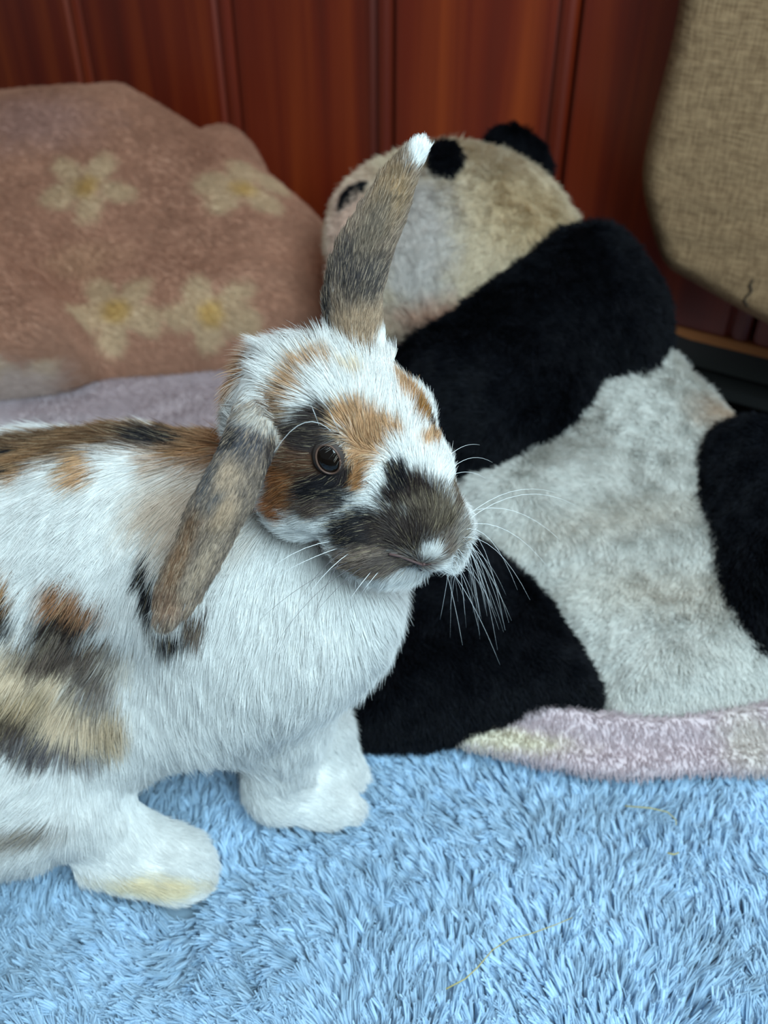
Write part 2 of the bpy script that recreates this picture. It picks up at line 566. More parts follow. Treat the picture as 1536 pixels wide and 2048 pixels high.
head_prims = [
    Eb(655, 845, 0.300, 160, 140, 165),      # cranium
    Eb(560, 850, 0.305, 92, 120, 110),       # back of head
    Eb(735, 880, 0.290, 128, 120, 125),      # brow
    Eb(690, 960, 0.285, 130, 120, 105),      # near cheek
    Eb(610, 985, 0.290, 85, 85, 80),         # jaw
    Eb(800, 960, 0.280, 105, 100, 105),      # bridge of the nose
    Eb(832, 1035, 0.270, 92, 88, 88),        # muzzle
    Eb(748, 1075, 0.268, 86, 72, 66),        # near whisker pad
    Eb(885, 1065, 0.276, 52, 70, 60),        # far whisker pad
    Eb(780, 1122, 0.272, 72, 42, 52),        # chin
    Eb(858, 1090, 0.262, 42, 42, 36),        # nose tip
    Eb(822, 845, 0.300, 42, 56, 40),         # far brow
]
def station(px, py, y, wpx, side, th, cu):
    c = W(px, py, y)
    return (c, norml(np.asarray(side, float)), wpx * pxm(c), th, cu)
ear_up = [
    station(712, 745, 0.303, 56, (1, 0.25, 0), 0.011, 0.0),
    station(716, 690, 0.306, 58, (1, 0.35, 0), 0.009, 0.003),
    station(714, 600, 0.310, 63, (1, 0.40, 0.1), 0.0065, 0.006),
    station(734, 520, 0.315, 64, (1, 0.40, 0.15), 0.005, 0.007),
    station(767, 442, 0.320, 54, (1, 0.40, 0.2), 0.0042, 0.006),
    station(796, 376, 0.325, 44, (1, 0.40, 0.25), 0.0038, 0.005),
    station(822, 326, 0.328, 31, (1, 0.40, 0.3), 0.0034, 0.003),
    station(838, 298, 0.329, 22, (1, 0.40, 0.3), 0.0030, 0.001),
]
ear_down = [
    station(545, 790, 0.300, 62, (1, 0.1, 0.5), 0.012, 0.0),
    station(508, 850, 0.279, 54, (1, 0.0, 0.45), 0.009, -0.002),
    station(475, 920, 0.262, 60, (1, 0.1, 0.4), 0.006, -0.003),
    station(440, 1000, 0.252, 60, (1, 0.15, 0.4), 0.005, -0.004),
    station(405, 1080, 0.246, 56, (1, 0.15, 0.4), 0.0045, -0.004),
    station(370, 1150, 0.240, 52, (1, 0.15, 0.4), 0.004, -0.003),
    station(342, 1208, 0.235, 45, (1, 0.15, 0.4), 0.004, -0.002),
    station(334, 1230, 0.232, 32, (1, 0.15, 0.4), 0.0036, 0.0),
]
ear_up = make_ear(ear_up); ear_down = make_ear(ear_down)
def rabbit_sdf(P):
    d = None
    for pr in body_prims + leg_prims:
        f = sdf_prim(P, pr); kk = 0.020 if pr[0] == 'e' else 0.009
        d = f if d is None else smin(d, f, kk)
    body = d
    h = None; hs = []
    for pr in head_prims:
        f = sdf_prim(P, pr)
        h = f if h is None else smin(h, f, 0.0075 if len(hs) < 6 else 0.005); hs.append(1)
    eu = sdf_prim(P, ('ear', ear_up)); ed = sdf_prim(P, ('ear', ear_down))
    tg = np.argmin(np.stack([body, h, eu, ed]), 0)
    t = smin(body, h, 0.012)
    t = smin(t, eu, 0.005); t = smin(t, ed, 0.004)
    return t, tg

# eyes: where the sight line meets the head
lo = np.array([-0.24, 0.17, -0.006]); hi = np.array([0.075, 0.44, 0.35]); H = 0.0022
gx = [np.arange(lo[i], hi[i], H) for i in range(3)]
shape = tuple(len(g) for g in gx)
vol = np.empty(shape, np.float32)
for i0 in range(0, shape[0], 16):
    G = np.stack(np.meshgrid(gx[0][i0:i0 + 16], gx[1], gx[2], indexing='ij'), -1).reshape(-1, 3)
    vol[i0:i0 + 16] = rabbit_sdf(G)[0].reshape(-1, shape[1], shape[2])
# flatten against the rug
Z = gx[2][None, None, :]
vol = np.maximum(vol, -(Z - 0.0) * np.ones(shape, np.float32)).astype(np.float32)
vol[0] = 1; vol[-1] = 1
RV, RQ = surface_nets(vol, lo, H)
_, RT = rabbit_sdf(RV)
rroot = empty('rabbit', (-0.06, 0.29, 0.0))
tag(rroot, 'white rabbit with orange and black patches, one ear up and one drooping, on blue rug', 'rabbit')

RB = Blobs(RV, RQ, RT, 0.016)
Wt = (238, 238, 236)
O_ = (208, 168, 128); OD = (188, 146, 106); K = (34, 32, 36); B_ = (58, 48, 46); G_ = (120, 104, 94); T_ = (232, 214, 188)
BO, HE, EU, ED = 0, 1, 2, 3
A = RB.add
# --- back and flank
A(400, 878, 130, 100, (184, 142, 104), 0, BO, 0.6, 0.06)
A(390, 1010, 110, 80, (222, 206, 190), 0, BO, 0.9)
A(90, 890, 210, 95, OD, 8, BO, 0.4, 0.04); A(210, 872, 150, 60, (120, 90, 64), 2, BO, 0.9, 0.04); A(60, 880, 140, 34, (110, 84, 62), 10, BO, 0.9, 0.04)
A(185, 925, 34, 45, O_, 0, BO); A(335, 878, 56, 50, K, -8, BO, 0.5, 0.04); A(0, 950, 42, 30, K, 0, BO); A(30, 905, 60, 12, K, 15, BO, 0.8)
A(150, 1190, 62, 38, (176, 130, 96), -15, BO, 0.6); A(130, 1240, 62, 34, B_, 0, BO, 0.6)
A(5, 1170, 40, 55, OD, 0, BO); A(12, 1215, 30, 45, K, 0, BO, 0.7)
A(70, 1330, 170, 70, T_, 10, BO, 0.7); A(140, 1290, 90, 40, G_, 0, BO, 0.8); A(60, 1420, 110, 60, (208, 184, 148), 0, BO, 0.8)
A(30, 1440, 90, 40, (90, 78, 70), 0, BO, 0.8); A(150, 1430, 70, 50, T_, 0, BO, 0.8); A(215, 1435, 36, 55, (208, 188, 160), 0, BO, 0.8)
A(90, 1480, 90, 26, (118, 112, 114), -14, BO, 0.9); A(190, 1350, 40, 60, (140, 128, 120), 0, BO, 1.0)
A(300, 1150, 16, 70, K, 0, BO, 0.5, 0.03); A(345, 1250, 42, 26, K, 0, BO, 0.6); A(395, 1225, 24, 36, G_, 0, BO, 0.6)
A(460, 1530, 46, 22, (96, 84, 78), 0, BO, 0.6)
A(50, 1660, 70, 24, (176, 168, 160), 10, BO, 0.9)
A(290, 1772, 110, 26, (238, 226, 196), -5, BO, 0.9); A(742, 1598, 24, 16, (236, 222, 190), 0, BO, 0.8)
# --- head
A(515, 750, 62, 60, (206, 160, 118), 0, HE, 0.8); A(560, 700, 60, 34, Wt, 0, HE, 0.8)
A(470, 800, 40, 50, (196, 150, 108), 0, HE, 0.8)
A(640, 706, 44, 24, (104, 88, 76), 0, HE, 0.8); A(752, 716, 54, 20, T_, 0, HE, 0.7)
A(600, 795, 20, 52, O_, -28, HE, 0.6); A(640, 758, 40, 15, O_, 15, HE, 0.6); A(710, 772, 20, 10, T_, 0, HE, 0.6)
A(585, 830, 24, 40, (150, 120, 96), 0, HE, 0.8)
A(610, 885, 52, 48, (112, 94, 82), 0, HE, 0.6)
A(572, 960, 46, 66, (178, 112, 66), 0, HE, 0.6); A(560, 1010, 28, 46, (176, 116, 76), 20, HE, 0.6)
A(612, 940, 56, 60, (108, 76, 56), 0, HE, 0.7); A(580, 975, 36, 50, (182, 122, 76), 0, HE, 0.7); A(640, 870, 46, 42, B_, 0, HE, 0.5); A(680, 935, 34, 74, B_, 8, HE, 0.5); A(655, 985, 58, 44, K, 0, HE, 0.5)
A(650, 840, 34, 18, B_, -20, HE, 0.5); A(640, 1015, 46, 22, (90, 76, 70), 0, HE, 0.7)
A(738, 885, 46, 48, O_, 20, HE, 0.5); A(700, 845, 30, 18, O_, 20, HE, 0.5); A(780, 868, 30, 16, O_, -10, HE, 0.6); A(730, 940, 18, 34, (180, 130, 84), 10, HE, 0.6)
A(812, 790, 24, 40, O_, -20, HE, 0.5); A(838, 835, 24, 34, (170, 122, 68), -20, HE, 0.5); A(858, 858, 10, 26, B_, 0, HE, 0.5); A(862, 890, 34, 14, O_, 20, HE, 0.6)
A(832, 1000, 58, 42, B_, 0, HE, 0.4); A(798, 962, 22, 32, K, 12, HE, 0.4)
A(868, 1045, 66, 44, (112, 100, 86), 0, HE, 0.5); A(912, 1010, 22, 40, (108, 94, 82), 10, HE, 0.4)
A(728, 1068, 68, 52, K, 0, HE, 0.45); A(800, 1075, 60, 50, (74, 64, 60), 0, HE, 0.5)
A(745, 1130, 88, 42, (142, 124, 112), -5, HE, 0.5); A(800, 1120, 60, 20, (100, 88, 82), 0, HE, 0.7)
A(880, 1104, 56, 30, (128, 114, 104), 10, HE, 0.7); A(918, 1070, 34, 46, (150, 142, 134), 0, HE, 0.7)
A(860, 1108, 20, 20, Wt, 0, HE, 0.4); A(885, 1138, 44, 16, (226, 224, 222), 12, HE, 0.6); A(850, 1156, 36, 12, (206, 200, 198), 0, HE, 0.6)
# --- upright ear
A(750, 500, 200, 300, (138, 118, 102), 0, EU, 0.4, 0.03)
A(735, 650, 80, 50, (178, 152, 126), 0, EU, 0.8); A(720, 560, 70, 62, (82, 74, 70), 20, EU, 0.7); A(700, 530, 30, 50, (70, 64, 64), 0, EU, 0.8)
A(775, 400, 36, 80, (158, 130, 98), -22, EU, 0.7); A(745, 460, 30, 60, (120, 106, 92), -22, EU, 0.9)
A(826, 410, 22, 100, (124, 130, 140), -20, EU, 0.8); A(798, 520, 18, 70, (92, 98, 108), -14, EU, 0.7); A(780, 590, 30, 22, (70, 72, 78), 40, EU, 0.7)
A(655, 620, 14, 60, (60, 54, 52), 0, EU, 0.6)
A(846, 296, 34, 42, Wt, -15, EU, 0.3, 0.02); A(765, 690, 34, 26, Wt, 0, EU, 0.6)
# --- drooping ear
A(420, 1020, 300, 320, (134, 119, 107), 0, ED, 0.4, 0.03)
A(490, 870, 50, 50, (92, 90, 94), 0, ED, 0.8); A(462, 870, 18, 26, K, 0, ED, 0.7); A(525, 840, 40, 26, (196, 190, 182), -30, ED, 0.8)
A(455, 945, 26, 36, (184, 162, 140), -20, ED, 0.8); A(415, 960, 20, 60, (98, 96, 98), -25, ED, 0.8); A(440, 1000, 30, 26, (108, 106, 108), 0, ED, 0.8)
A(452, 1020, 24, 40, (182, 158, 134), -25, ED, 0.8); A(360, 1110, 24, 110, (136, 106, 82), -25, ED, 0.7); A(335, 1200, 34, 34, (124, 98, 80), 0, ED, 0.7)
A(405, 1130, 20, 70, (174, 156, 138), -28, ED, 0.8); A(476, 1070, 10, 80, (178, 180, 182), -28, ED, 1.2); A(436, 1160, 10, 60, (184, 186, 188), -30, ED, 1.2); A(385, 1222, 34, 9, (184, 186, 188), 35, ED, 1.0)
A(540, 910, 16, 50, (70, 62, 60), -15, ED, 0.6)

base = np.tile(s2l(Wt), (len(RV), 1))
RC = RB.paint(RV, base, RT)
rb = mesh_obj('body', RV, RQ, M_SKIN, colors=np.clip(RC * 0.8, 0, 1)); adopt(rb, rroot)

# eyes
def ball(name, c, r, mat, parent, segs=32, scale=(1, 1, 1)):
    vs = []; fs = []
    for i in range(segs // 2 + 1):
        th = math.pi * i / (segs // 2)
        for j in range(segs):
            ph = 2 * math.pi * j / segs
            vs.append([c[0] + r * scale[0] * math.sin(th) * math.cos(ph), c[1] + r * scale[1] * math.sin(th) * math.sin(ph), c[2] + r * scale[2] * math.cos(th)])
    for i in range(segs // 2):
        for j in range(segs):
            fs.append((i * segs + j, i * segs + (j + 1) % segs, (i + 1) * segs + (j + 1) % segs, (i + 1) * segs + j))
    o = mesh_obj(name, np.array(vs), fs, mat)
    adopt(o, parent)
    return o
def tube(name, pts, r, mat, parent=None, n=6, tip=1.0):
    pts = np.asarray(pts, float); k = len(pts); vs = []; fs = []
    for i in range(k):
        t = pts[min(i + 1, k - 1)] - pts[max(i - 1, 0)]; t /= np.linalg.norm(t)
        a = np.cross(t, [0.3, 0.1, 1.0]); a /= np.linalg.norm(a); b = np.cross(t, a)
        rr = r * (1 + (tip - 1) * i / (k - 1))
        for j in range(n):
            ph = 2 * math.pi * j / n
            vs.append(pts[i] + rr * (a * math.cos(ph) + b * math.sin(ph)))
    for i in range(k - 1):
        for j in range(n): fs.append((i * n + j, i * n + (j + 1) % n, (i + 1) * n + (j + 1) % n, (i + 1) * n + j))
    fs += [tuple(range(n))[::-1], tuple((k - 1) * n + j for j in range(n))]
    o = mesh_obj(name, np.array(vs), fs, mat)
    if parent: adopt(o, parent)
    return o
M_EYE, nt, b = mat_new('eye'); b.inputs['Base Color'].default_value = (0.006, 0.004, 0.003, 1); b.inputs['Roughness'].default_value = 0.05
b.inputs['Specular IOR Level'].default_value = 0.4
M_LID = plain('eyelid_skin', (52, 42, 38), 0.7); M_RIM = plain('eyelid_rim', (84, 62, 52), 0.5)
eyes = []
RIGHT = np.array([1.0, 0, 0])
far_eye = W(820, 868, 0.312)
for side in (0, 1):
    if side == 0:
        h, n = RB.hit(659, 914, HE)
        if np.dot(n, h - CAM) > 0: n = -n
        n = norml(n + 0.15 * norml(CAM - h))
    else:
        dv = norml(np.array([0.80, 0.55, 0.10]))
        hh = RB.bvh.ray_cast(Vector(far_eye + dv * 0.08), Vector(-dv))
        h = np.array(hh[0]); n = np.array(hh[1])
        if np.dot(n, dv) < 0: n = -n
    r = 0.0078
    c = h - n * (r * 0.60)
    eyes.append((h, c, r, n))
    ball('eye', c, r, M_EYE, rroot)
    up = norml(UPV - np.dot(UPV, n) * n); rt = np.cross(up, n)
    if np.dot(rt, RIGHT) < 0: rt = -rt
    # eyelid: a shell over the ball with an almond opening, taller than wide, its upper edge lower at the front
    na = 40; inner = []; grid = []
    for i in range(na):
        a = 2 * math.pi * i / na
        ah = 0.53 * math.cos(a); av = (0.72 if math.sin(a) > 0 else 0.92) * math.sin(a)
        ah += 0.10 * math.sin(a) * (-1 if math.sin(a) > 0 else -0.6)
        inner.append((ah, av))
    vs_ = []; fs_ = []
    for kx in range(5):
        g = 1 + kx * 0.22
        for ah, av in inner:
            q = norml(n + (rt * ah + up * av) * g * 1.15)
            vs_.append(c + q * r * (1.05 + 0.02 * kx * (kx < 3)))
    for kx in range(4):
        for i in range(na): fs_.append((kx * na + i, kx * na + (i + 1) % na, (kx + 1) * na + (i + 1) % na, (kx + 1) * na + i))
    adopt(mesh_obj('eyelid', np.array(vs_), fs_, M_LID), rroot)
    rim = tube('eyelid_rim', [vs_[i % na] for i in range(na + 1)], 0.0004, M_RIM, rroot, 6)
    rim['label'] = 'thin tan rim of the eye'

# fur
def flow_field(P, T, arrows):
    num = np.zeros_like(P); den = np.zeros(len(P))
    for h, dvec, tg in arrows:
        d2 = ((P - h) ** 2).sum(1) + 1e-5
        w = d2 ** -1.6
        w = np.where(T == tg, w, w * 1e-4)
        num += w[:, None] * dvec; den += w
    return norml(num / den[:, None] + 1e-6)
RIGHT = np.array([1.0, 0, 0])
arrows = []
def ar(px, py, dx, dy, tg, dd=0.0):
    h, n = RB.hit(px, py, tg)
    if h is None: print('arrow miss', px, py); return
    arrows.append((h, norml(RIGHT * dx - UPV * dy + FWD * dd), tg))
for a_ in [(730, 1080, -1, .25, HE), (830, 1000, -.35, -1, HE), (800, 960, -.5, -1, HE), (870, 1060, .1, -1, HE), (740, 880, -.1, -1, HE), (760, 800, .1, -1, HE), (680, 740, -.5, -1, HE),
           (610, 720, -1, -.7, HE), (780, 740, .4, -1, HE), (565, 960, -1, .5, HE), (600, 870, -1, -.1, HE), (520, 800, -1, .1, HE), (620, 1040, -1, .5, HE), (925, 1040, 1, -.3, HE), (900, 960, .8, -.7, HE),
           (850, 840, .7, -.6, HE), (770, 1150, -.4, 1, HE), (700, 1000, -1, .1, HE), (735, 930, -.6, .4, HE), (880, 1130, .5, 1, HE), (700, 920, .1, 1, HE),
           (600, 1250, -.1, 1, BO), (560, 1400, 0, 1, BO), (780, 1260, .8, .8, BO), (700, 1400, .7, .8, BO), (450, 1300, -.2, 1, BO), (450, 1480, .1, 1, BO), (250, 1050, -.6, 1, BO), (100, 1050, -.7, .8, BO),
           (100, 900, -1, .25, BO), (300, 870, -1, .15, BO), (100, 1350, -.6, 1, BO), (200, 1500, .1, 1, BO), (40, 1480, -.5, 1, BO), (50, 1620, -.9, .6, BO), (200, 1620, .2, 1, BO),
           (350, 1700, .9, .5, BO), (280, 1660, .5, .8, BO), (300, 1760, .9, .2, BO), (560, 1540, .2, 1, BO), (640, 1600, 1, .4, BO), (700, 1560, .8, .8, BO), (420, 1000, -.5, .8, BO), (350, 1200, -.2, 1, BO),
           (740, 640, .1, -1, EU), (720, 540, .25, -1, EU), (780, 420, .45, -1, EU), (830, 310, .3, -1, EU),
           (500, 870, -.5, 1, ED), (440, 1000, -.45, 1, ED), (380, 1120, -.45, 1, ED), (340, 1210, -.3, 1, ED)]:
    ar(*a_)

def fur_on(P, N, T, tr, w3):
    fl_ = flow_field(P, T, arrows)
    base = np.tile(s2l(Wt), (len(P), 1))
    c = RB.paint(P, base, T)
    return fl_, c
lenv = np.where(RT == HE, 0.0085, np.where(RT == BO, 0.0135, 0.0036)).astype(float)
# shorter on the muzzle and around the eye and on the feet
for (hx, hy, rad, ln, tg) in ((860, 1080, 0.030, 0.0045, HE), (820, 1000, 0.022, 0.006, HE), (760, 1080, 0.02, 0.0055, HE), (660, 910, 0.020, 0.0050, HE), (650, 715, 0.022, 0.014, HE), (570, 720, 0.026, 0.016, HE), (500, 780, 0.02, 0.012, HE), (740, 725, 0.02, 0.012, HE)):
    h, n = RB.hit(hx, hy, tg)
    if h is None: continue
    w = np.exp(-((RV - h) ** 2).sum(1) / rad ** 2) * (RT == tg)
    lenv = lenv * (1 - w) + ln * w
w = np.clip(1 - (RV[:, 2] - 0.015) / 0.055, 0, 1) * (RT == BO)
lenv = lenv * (1 - w) + 0.0075 * w
dens = np.where(RT == HE, 3.0, np.where(RT == BO, 1.0, 3.2))
facing = (RV[:, 1] < 0.36).astype(float) * 0.6 + 0.4
NF = 430000
P, N, tr, w3 = sample(RV, RQ, NF, dens * facing)
T = RT[tr[:, 0]]
L0 = (lenv[tr] * w3).sum(1)
keep = np.ones(len(P), bool)
for h, c, r, n in eyes: keep &= np.linalg.norm(P - c, axis=1) > r * 1.04
keep &= P[:, 2] > 0.001
P, N, T, L0 = P[keep], N[keep], T[keep], L0[keep]
fl_, c = fur_on(P, N, T, None, None)
lum = c.mean(1)
dark = lum < 0.6
tick = rng.random(len(P))
# ticked hair: in the coloured patches single hairs run lighter or darker
amp = np.where(dark, 0.55, 0.07)
c = c * (1 + (rng.random(len(P))[:, None] - 0.5) * amp[:, None])
earr = (T >= 2) & dark
m = (earr & (tick < 0.22)); c[m] = c[m] * 0.4 + s2l((208, 184, 158)) * 0.5
m = (earr & (tick > 0.76)); c[m] = c[m] * 0.5
m = ((T < 2) & dark & (tick < 0.10)); c[m] = c[m] * 0.5 + s2l((226, 206, 170)) * 0.35
m = ((T < 2) & (lum > 0.12) & dark & (tick > 0.86)); c[m] = c[m] * 0.35
L = L0 * rng.uniform(0.65, 1.25, len(P))
lift = np.where(T >= 2, 0.13, np.where(T == HE, 0.22, 0.20)) + rng.normal(0, 0.05, len(P))
for (hx, hy) in ((650, 715), (570, 720), (500, 760), (740, 725)):
    h, n = RB.hit(hx, hy)
    lift += 0.35 * np.exp(-((P - h) ** 2).sum(1) / 0.02 ** 2) * (T < 2)
lift = np.clip(lift, 0.05, 0.7)
fs_n = vnoise(P * np.array([1, 1, 0.45]), 230, 77)
m = (T == BO) & dark & (P[:, 0] < -0.09) & (P[:, 2] < 0.16)
c[m] *= (1 - 0.6 * np.clip(fs_n[m] - 0.05, 0, 1))[:, None]
isear = T >= 2
pts = grow(P, N, fl_, L, lift, k=5, curl=0.75, wob=0.06, seed=11, clump=0.24, cscale=260)
pts[isear] = grow(P[isear], N[isear], fl_[isear], L[isear], lift[isear], k=5, curl=0.85, wob=0.05, seed=11, clump=0.08, cscale=300)
pts[..., 2] = np.maximum(pts[..., 2], 0.0005)
rad = np.where(T == BO, 0.00010, 0.00008)
curves_obj('fur', pts, taper(len(P), 5, 1.0, 0.12) * rad[:, None], np.clip(c, 0, 1), M_FUR, rroot)

# whiskers
M_WHISK = plain('whisker', (235, 238, 240), 0.3, 0.5)
M_WHISKD = plain('dark_whisker', (92, 88, 92), 0.4, 0.4)
def whisker(p0, p1, sag, y0, y1, r=0.00010, mat=M_WHISK):
    a = W(p0[0], p0[1], y0); b = W(p1[0], p1[1], y1)
    h, n = RB.hit(p0[0], p0[1], HE)
    if h is not None: a = h
    bow = 0.0
    if p1[0] < 760 and p1[1] > 1000:
        h2, n2 = RB.hit(p1[0], p1[1])
        if h2 is not None: b = h2 - norml(h2 - CAM) * 0.019; bow = 0.010
    k = 9; out = []
    m = np.linalg.norm(b - a)
    for i in range(k):
        t = i / (k - 1)
        out.append(a + (b - a) * t + UPV * sag * m * 4 * t * (1 - t) - FWD * bow * 4 * t * (1 - t))
    for i in range(2, k):                 # lie over the fur, not in it
        dv = out[i] - CAM; L_ = np.linalg.norm(dv); dv = dv / L_
        hs_ = RB.bvh.ray_cast(Vector(CAM), Vector(dv))
        if hs_[0] is not None and hs_[3] < L_ + 0.012:
            out[i] = CAM + dv * (hs_[3] - 0.012 * min(1, i / 3))
    tube('whisker', out, r, mat, rroot, 4, 0.25)
for p0, p1, sg, y0, y1 in [((665, 1082), (460, 1225), .12, .25, .235), ((700, 1105), (560, 1290), .10, .25, .23), ((690, 1100), (590, 1215), .08, .25, .24), ((680, 1095), (500, 1190), .05, .25, .24),
                           ((715, 1130), (545, 1300), .10, .25, .23), ((730, 1130), (620, 1240), .06, .25, .24), ((745, 1140), (670, 1245), .05, .25, .24), ((705, 1120), (520, 1240), .06, .25, .235),
                           ((690, 1110), (600, 1340), .12, .25, .235), ((760, 1140), (700, 1220), .05, .25, .24),
                           ((935, 1025), (1120, 1080), .16, .28, .27), ((930, 1050), (1100, 1140), .16, .28, .27), ((930, 1045), (1150, 1010), .15, .28, .29), ((930, 1035), (1110, 985), .13, .28, .29),
                           ((925, 1070), (1010, 1260), .24, .28, .27), ((925, 1080), (960, 1240), .16, .28, .27), ((920, 1090), (995, 1300), .18, .28, .27), ((925, 1085), (985, 1215), .18, .28, .27),
                           ((915, 1100), (930, 1230), .05, .28, .27), ((915, 1110), (900, 1220), .0, .28, .27), ((905, 1120), (960, 1270), .10, .28, .27), ((900, 1125), (880, 1240), -.02, .28, .27),
                           ((925, 1060), (1035, 1180), .20, .28, .27), ((890, 1135), (925, 1290), .06, .28, .27), ((920, 1075), (1060, 1200), .16, .28, .27),
                           ((668, 868), (548, 905), .24, .27, .25), ((640, 858), (610, 790), .05, .27, .26), ((680, 870), (645, 800), .04, .27, .26),
                           ((900, 910), (960, 890), .1, .28, .29), ((905, 935), (985, 925), .14, .28, .29), ((905, 950), (975, 960), .1, .28, .29), ((895, 1130), (1000, 1330), .05, .28, .27)]:
    whisker(p0, p1, sg, y0, y1, 0.00012 if p1[0] < 760 else 0.0001, M_WHISKD if p1 in ((545, 1300), (590, 1215), (600, 1340), (520, 1240), (620, 1240)) else M_WHISK)
for i in range(24):
    sx, sy = random.uniform(880, 932), 0
    sy = 1135 - (sx - 880) * 1.2 + random.uniform(-15, 5)
    whisker((sx, sy), (sx + random.uniform(-10, 110), sy + random.uniform(80, 190)), random.uniform(0.02, 0.2), 0.28, random.uniform(0.255, 0.285), 0.00007)
# mouth line and nose slit
for nm, pl, rr in (('mouth', [(848, 1128), (842, 1140), (838, 1152)], 0.0006), ('mouth', [(846, 1130), (825, 1122), (800, 1112), (778, 1108)], 0.0006), ('mouth', [(850, 1130), (872, 1126), (895, 1120)], 0.0004)):
    pp = [RB.hit(x, y, HE)[0] for x, y in pl]
    pp = [q - norml(q - CAM) * 0.0012 for q in pp if q is not None]
    if len(pp) > 1: tube(nm, pp, rr, plain('mouth_skin', (92, 70, 68), 0.6), rroot, 6)

# ------------------------------------------------------------------ rug
def rug_h(x, y):
    P = np.stack([x, y, np.zeros_like(x)], 1)
    return 0.005 * vnoise(P, 9, 21) + 0.004 * vnoise(P, 32, 22)
RX0, RX1, RY0, RY1 = -0.55, 0.62, 0.02, 0.62
gxn, gyn = 120, 70
xs = np.linspace(RX0, RX1, gxn); ys = np.linspace(RY0, RY1, gyn)
X, Y = np.meshgrid(xs, ys, indexing='ij')
Zt = rug_h(X.ravel(), Y.ravel()) * 0.5 - 0.014
top = np.stack([X.ravel(), Y.ravel(), Zt], 1)
bot = top.copy(); bot[:, 2] = -0.022
vs = np.concatenate([top, bot]); nT = len(top)
fs = []
for i in range(gxn - 1):
    for j in range(gyn - 1):
        a = i * gyn + j
        fs.append((a, a + gyn, a + gyn + 1, a + 1)); fs.append((nT + a, nT + a + 1, nT + a + gyn + 1, nT + a + gyn))
for i in range(gxn - 1):
    for j in (0, gyn - 1):
        a = i * gyn + j; q = (a, nT + a, nT + a + gyn, a + gyn); fs.append(q if j == 0 else q[::-1])
for j in range(gyn - 1):
    for i in (0, gxn - 1):
        a = i * gyn + j; q = (a, a + 1, nT + a + 1, nT + a); fs.append(q if i == 0 else q[::-1])
RUGC = s2l((180, 208, 229))
rug = empty('rug', (0.0, 0.3, -0.022)); tag(rug, 'light blue shaggy rug under the rabbit in the foreground', 'rug')
o = mesh_obj('backing', vs, fs, M_PLUSHB, colors=np.tile(RUGC * 0.5, (len(vs), 1))); adopt(o, rug)
NR = 270000
# roots: dense where the rug lies open to view
x = rng.uniform(-0.54, 0.61, NR * 3); y = rng.uniform(0.025, 0.615, NR * 3)
zc = y * math.cos(PITCH) + CAM[2] * math.sin(PITCH)
vis = (np.abs(x) / zc < 0.50) & (y > 0.11) & (y < 0.46)
k_ = vis | (rng.random(NR * 3) < 0.22)
x, y = x[k_][:NR], y[k_][:NR]
P = np.stack([x, y, rug_h(x, y) * 0.5 - 0.014], 1)
# snap roots to tufts
cell = 0.0031
tuft = np.floor(P[:, :2] / cell)
tseed = hash3(tuft[:, 0].astype(np.int64) + 500, tuft[:, 1].astype(np.int64) + 500, np.zeros(len(P), np.int64), 9)
tseed2 = hash3(tuft[:, 0].astype(np.int64) + 500, tuft[:, 1].astype(np.int64) + 500, np.ones(len(P), np.int64), 9)
cen = (tuft + 0.5) * cell + np.stack([tseed - 0.5, tseed2 - 0.5], 1) * cell * 0.8
P2 = P.copy(); P2[:, :2] = P[:, :2] * 0.6 + cen * 0.4
ang = 2.2 * vnoise(P2, 14, 31) + 1.0 * vnoise(P2, 45, 32) + (tseed - 0.5) * 1.0 + math.radians(100)
fl2 = np.stack([np.cos(ang), np.sin(ang), np.zeros(len(P))], 1)
thick = rng.random(len(P)) < 0.30
L = 0.0135 * (0.75 + 0.45 * tseed2) * rng.uniform(0.85, 1.1, len(P)) * (1 + 0.3 * vnoise(P2, 20, 40))
lift = np.clip(0.50 + 0.12 * vnoise(P2, 60, 33), 0.3, 0.8)
N = np.tile(np.array([0, 0, 1.0]), (len(P), 1))
pts = grow(P2, N, fl2, L, lift, k=5, curl=0.40, wob=0.06, seed=51, clump=0.42, cscale=210)
# strands of a tuft gather towards its tip
tipc = np.zeros((len(P), 3)); tipc[:, :2] = cen
for i in range(1, 5):
    g = 0.82 * i / 4
    ctr = cen + (pts[:, i, :2] - P2[:, :2])
    pts[:, i, :2] = pts[:, i, :2] * (1 - g) + ctr * g
# keep clear of the rabbit's feet
rbvh = RB.bvh
ok = np.ones(len(P), bool)
near = (P[:, 0] < 0.03) & (P[:, 1] > 0.18) & (P[:, 1] < 0.42)
for i in np.nonzero(near)[0]:
    h = rbvh.ray_cast(Vector((P2[i, 0], P2[i, 1], -0.02)), Vector((0, 0, 1)), 0.023)
    if h[0] is not None: ok[i] = False
pts = pts[ok]; P2 = P2[ok]; ts2 = tseed[ok]
cc = RUGC[None, :] * (1 + 0.30 * (ts2[:, None] - 0.5) + 0.14 * vnoise(P2, 25, 61)[:, None] + rng.normal(0, 0.05, (len(P2), 1)))
rr_ = taper(len(pts), 5, 1.0, 0.45) * np.where(thick[ok], 0.00080, 0.00028)[:, None]
curves_obj('pile', pts, rr_, np.clip(cc, 0, 1), M_RUG, rug)

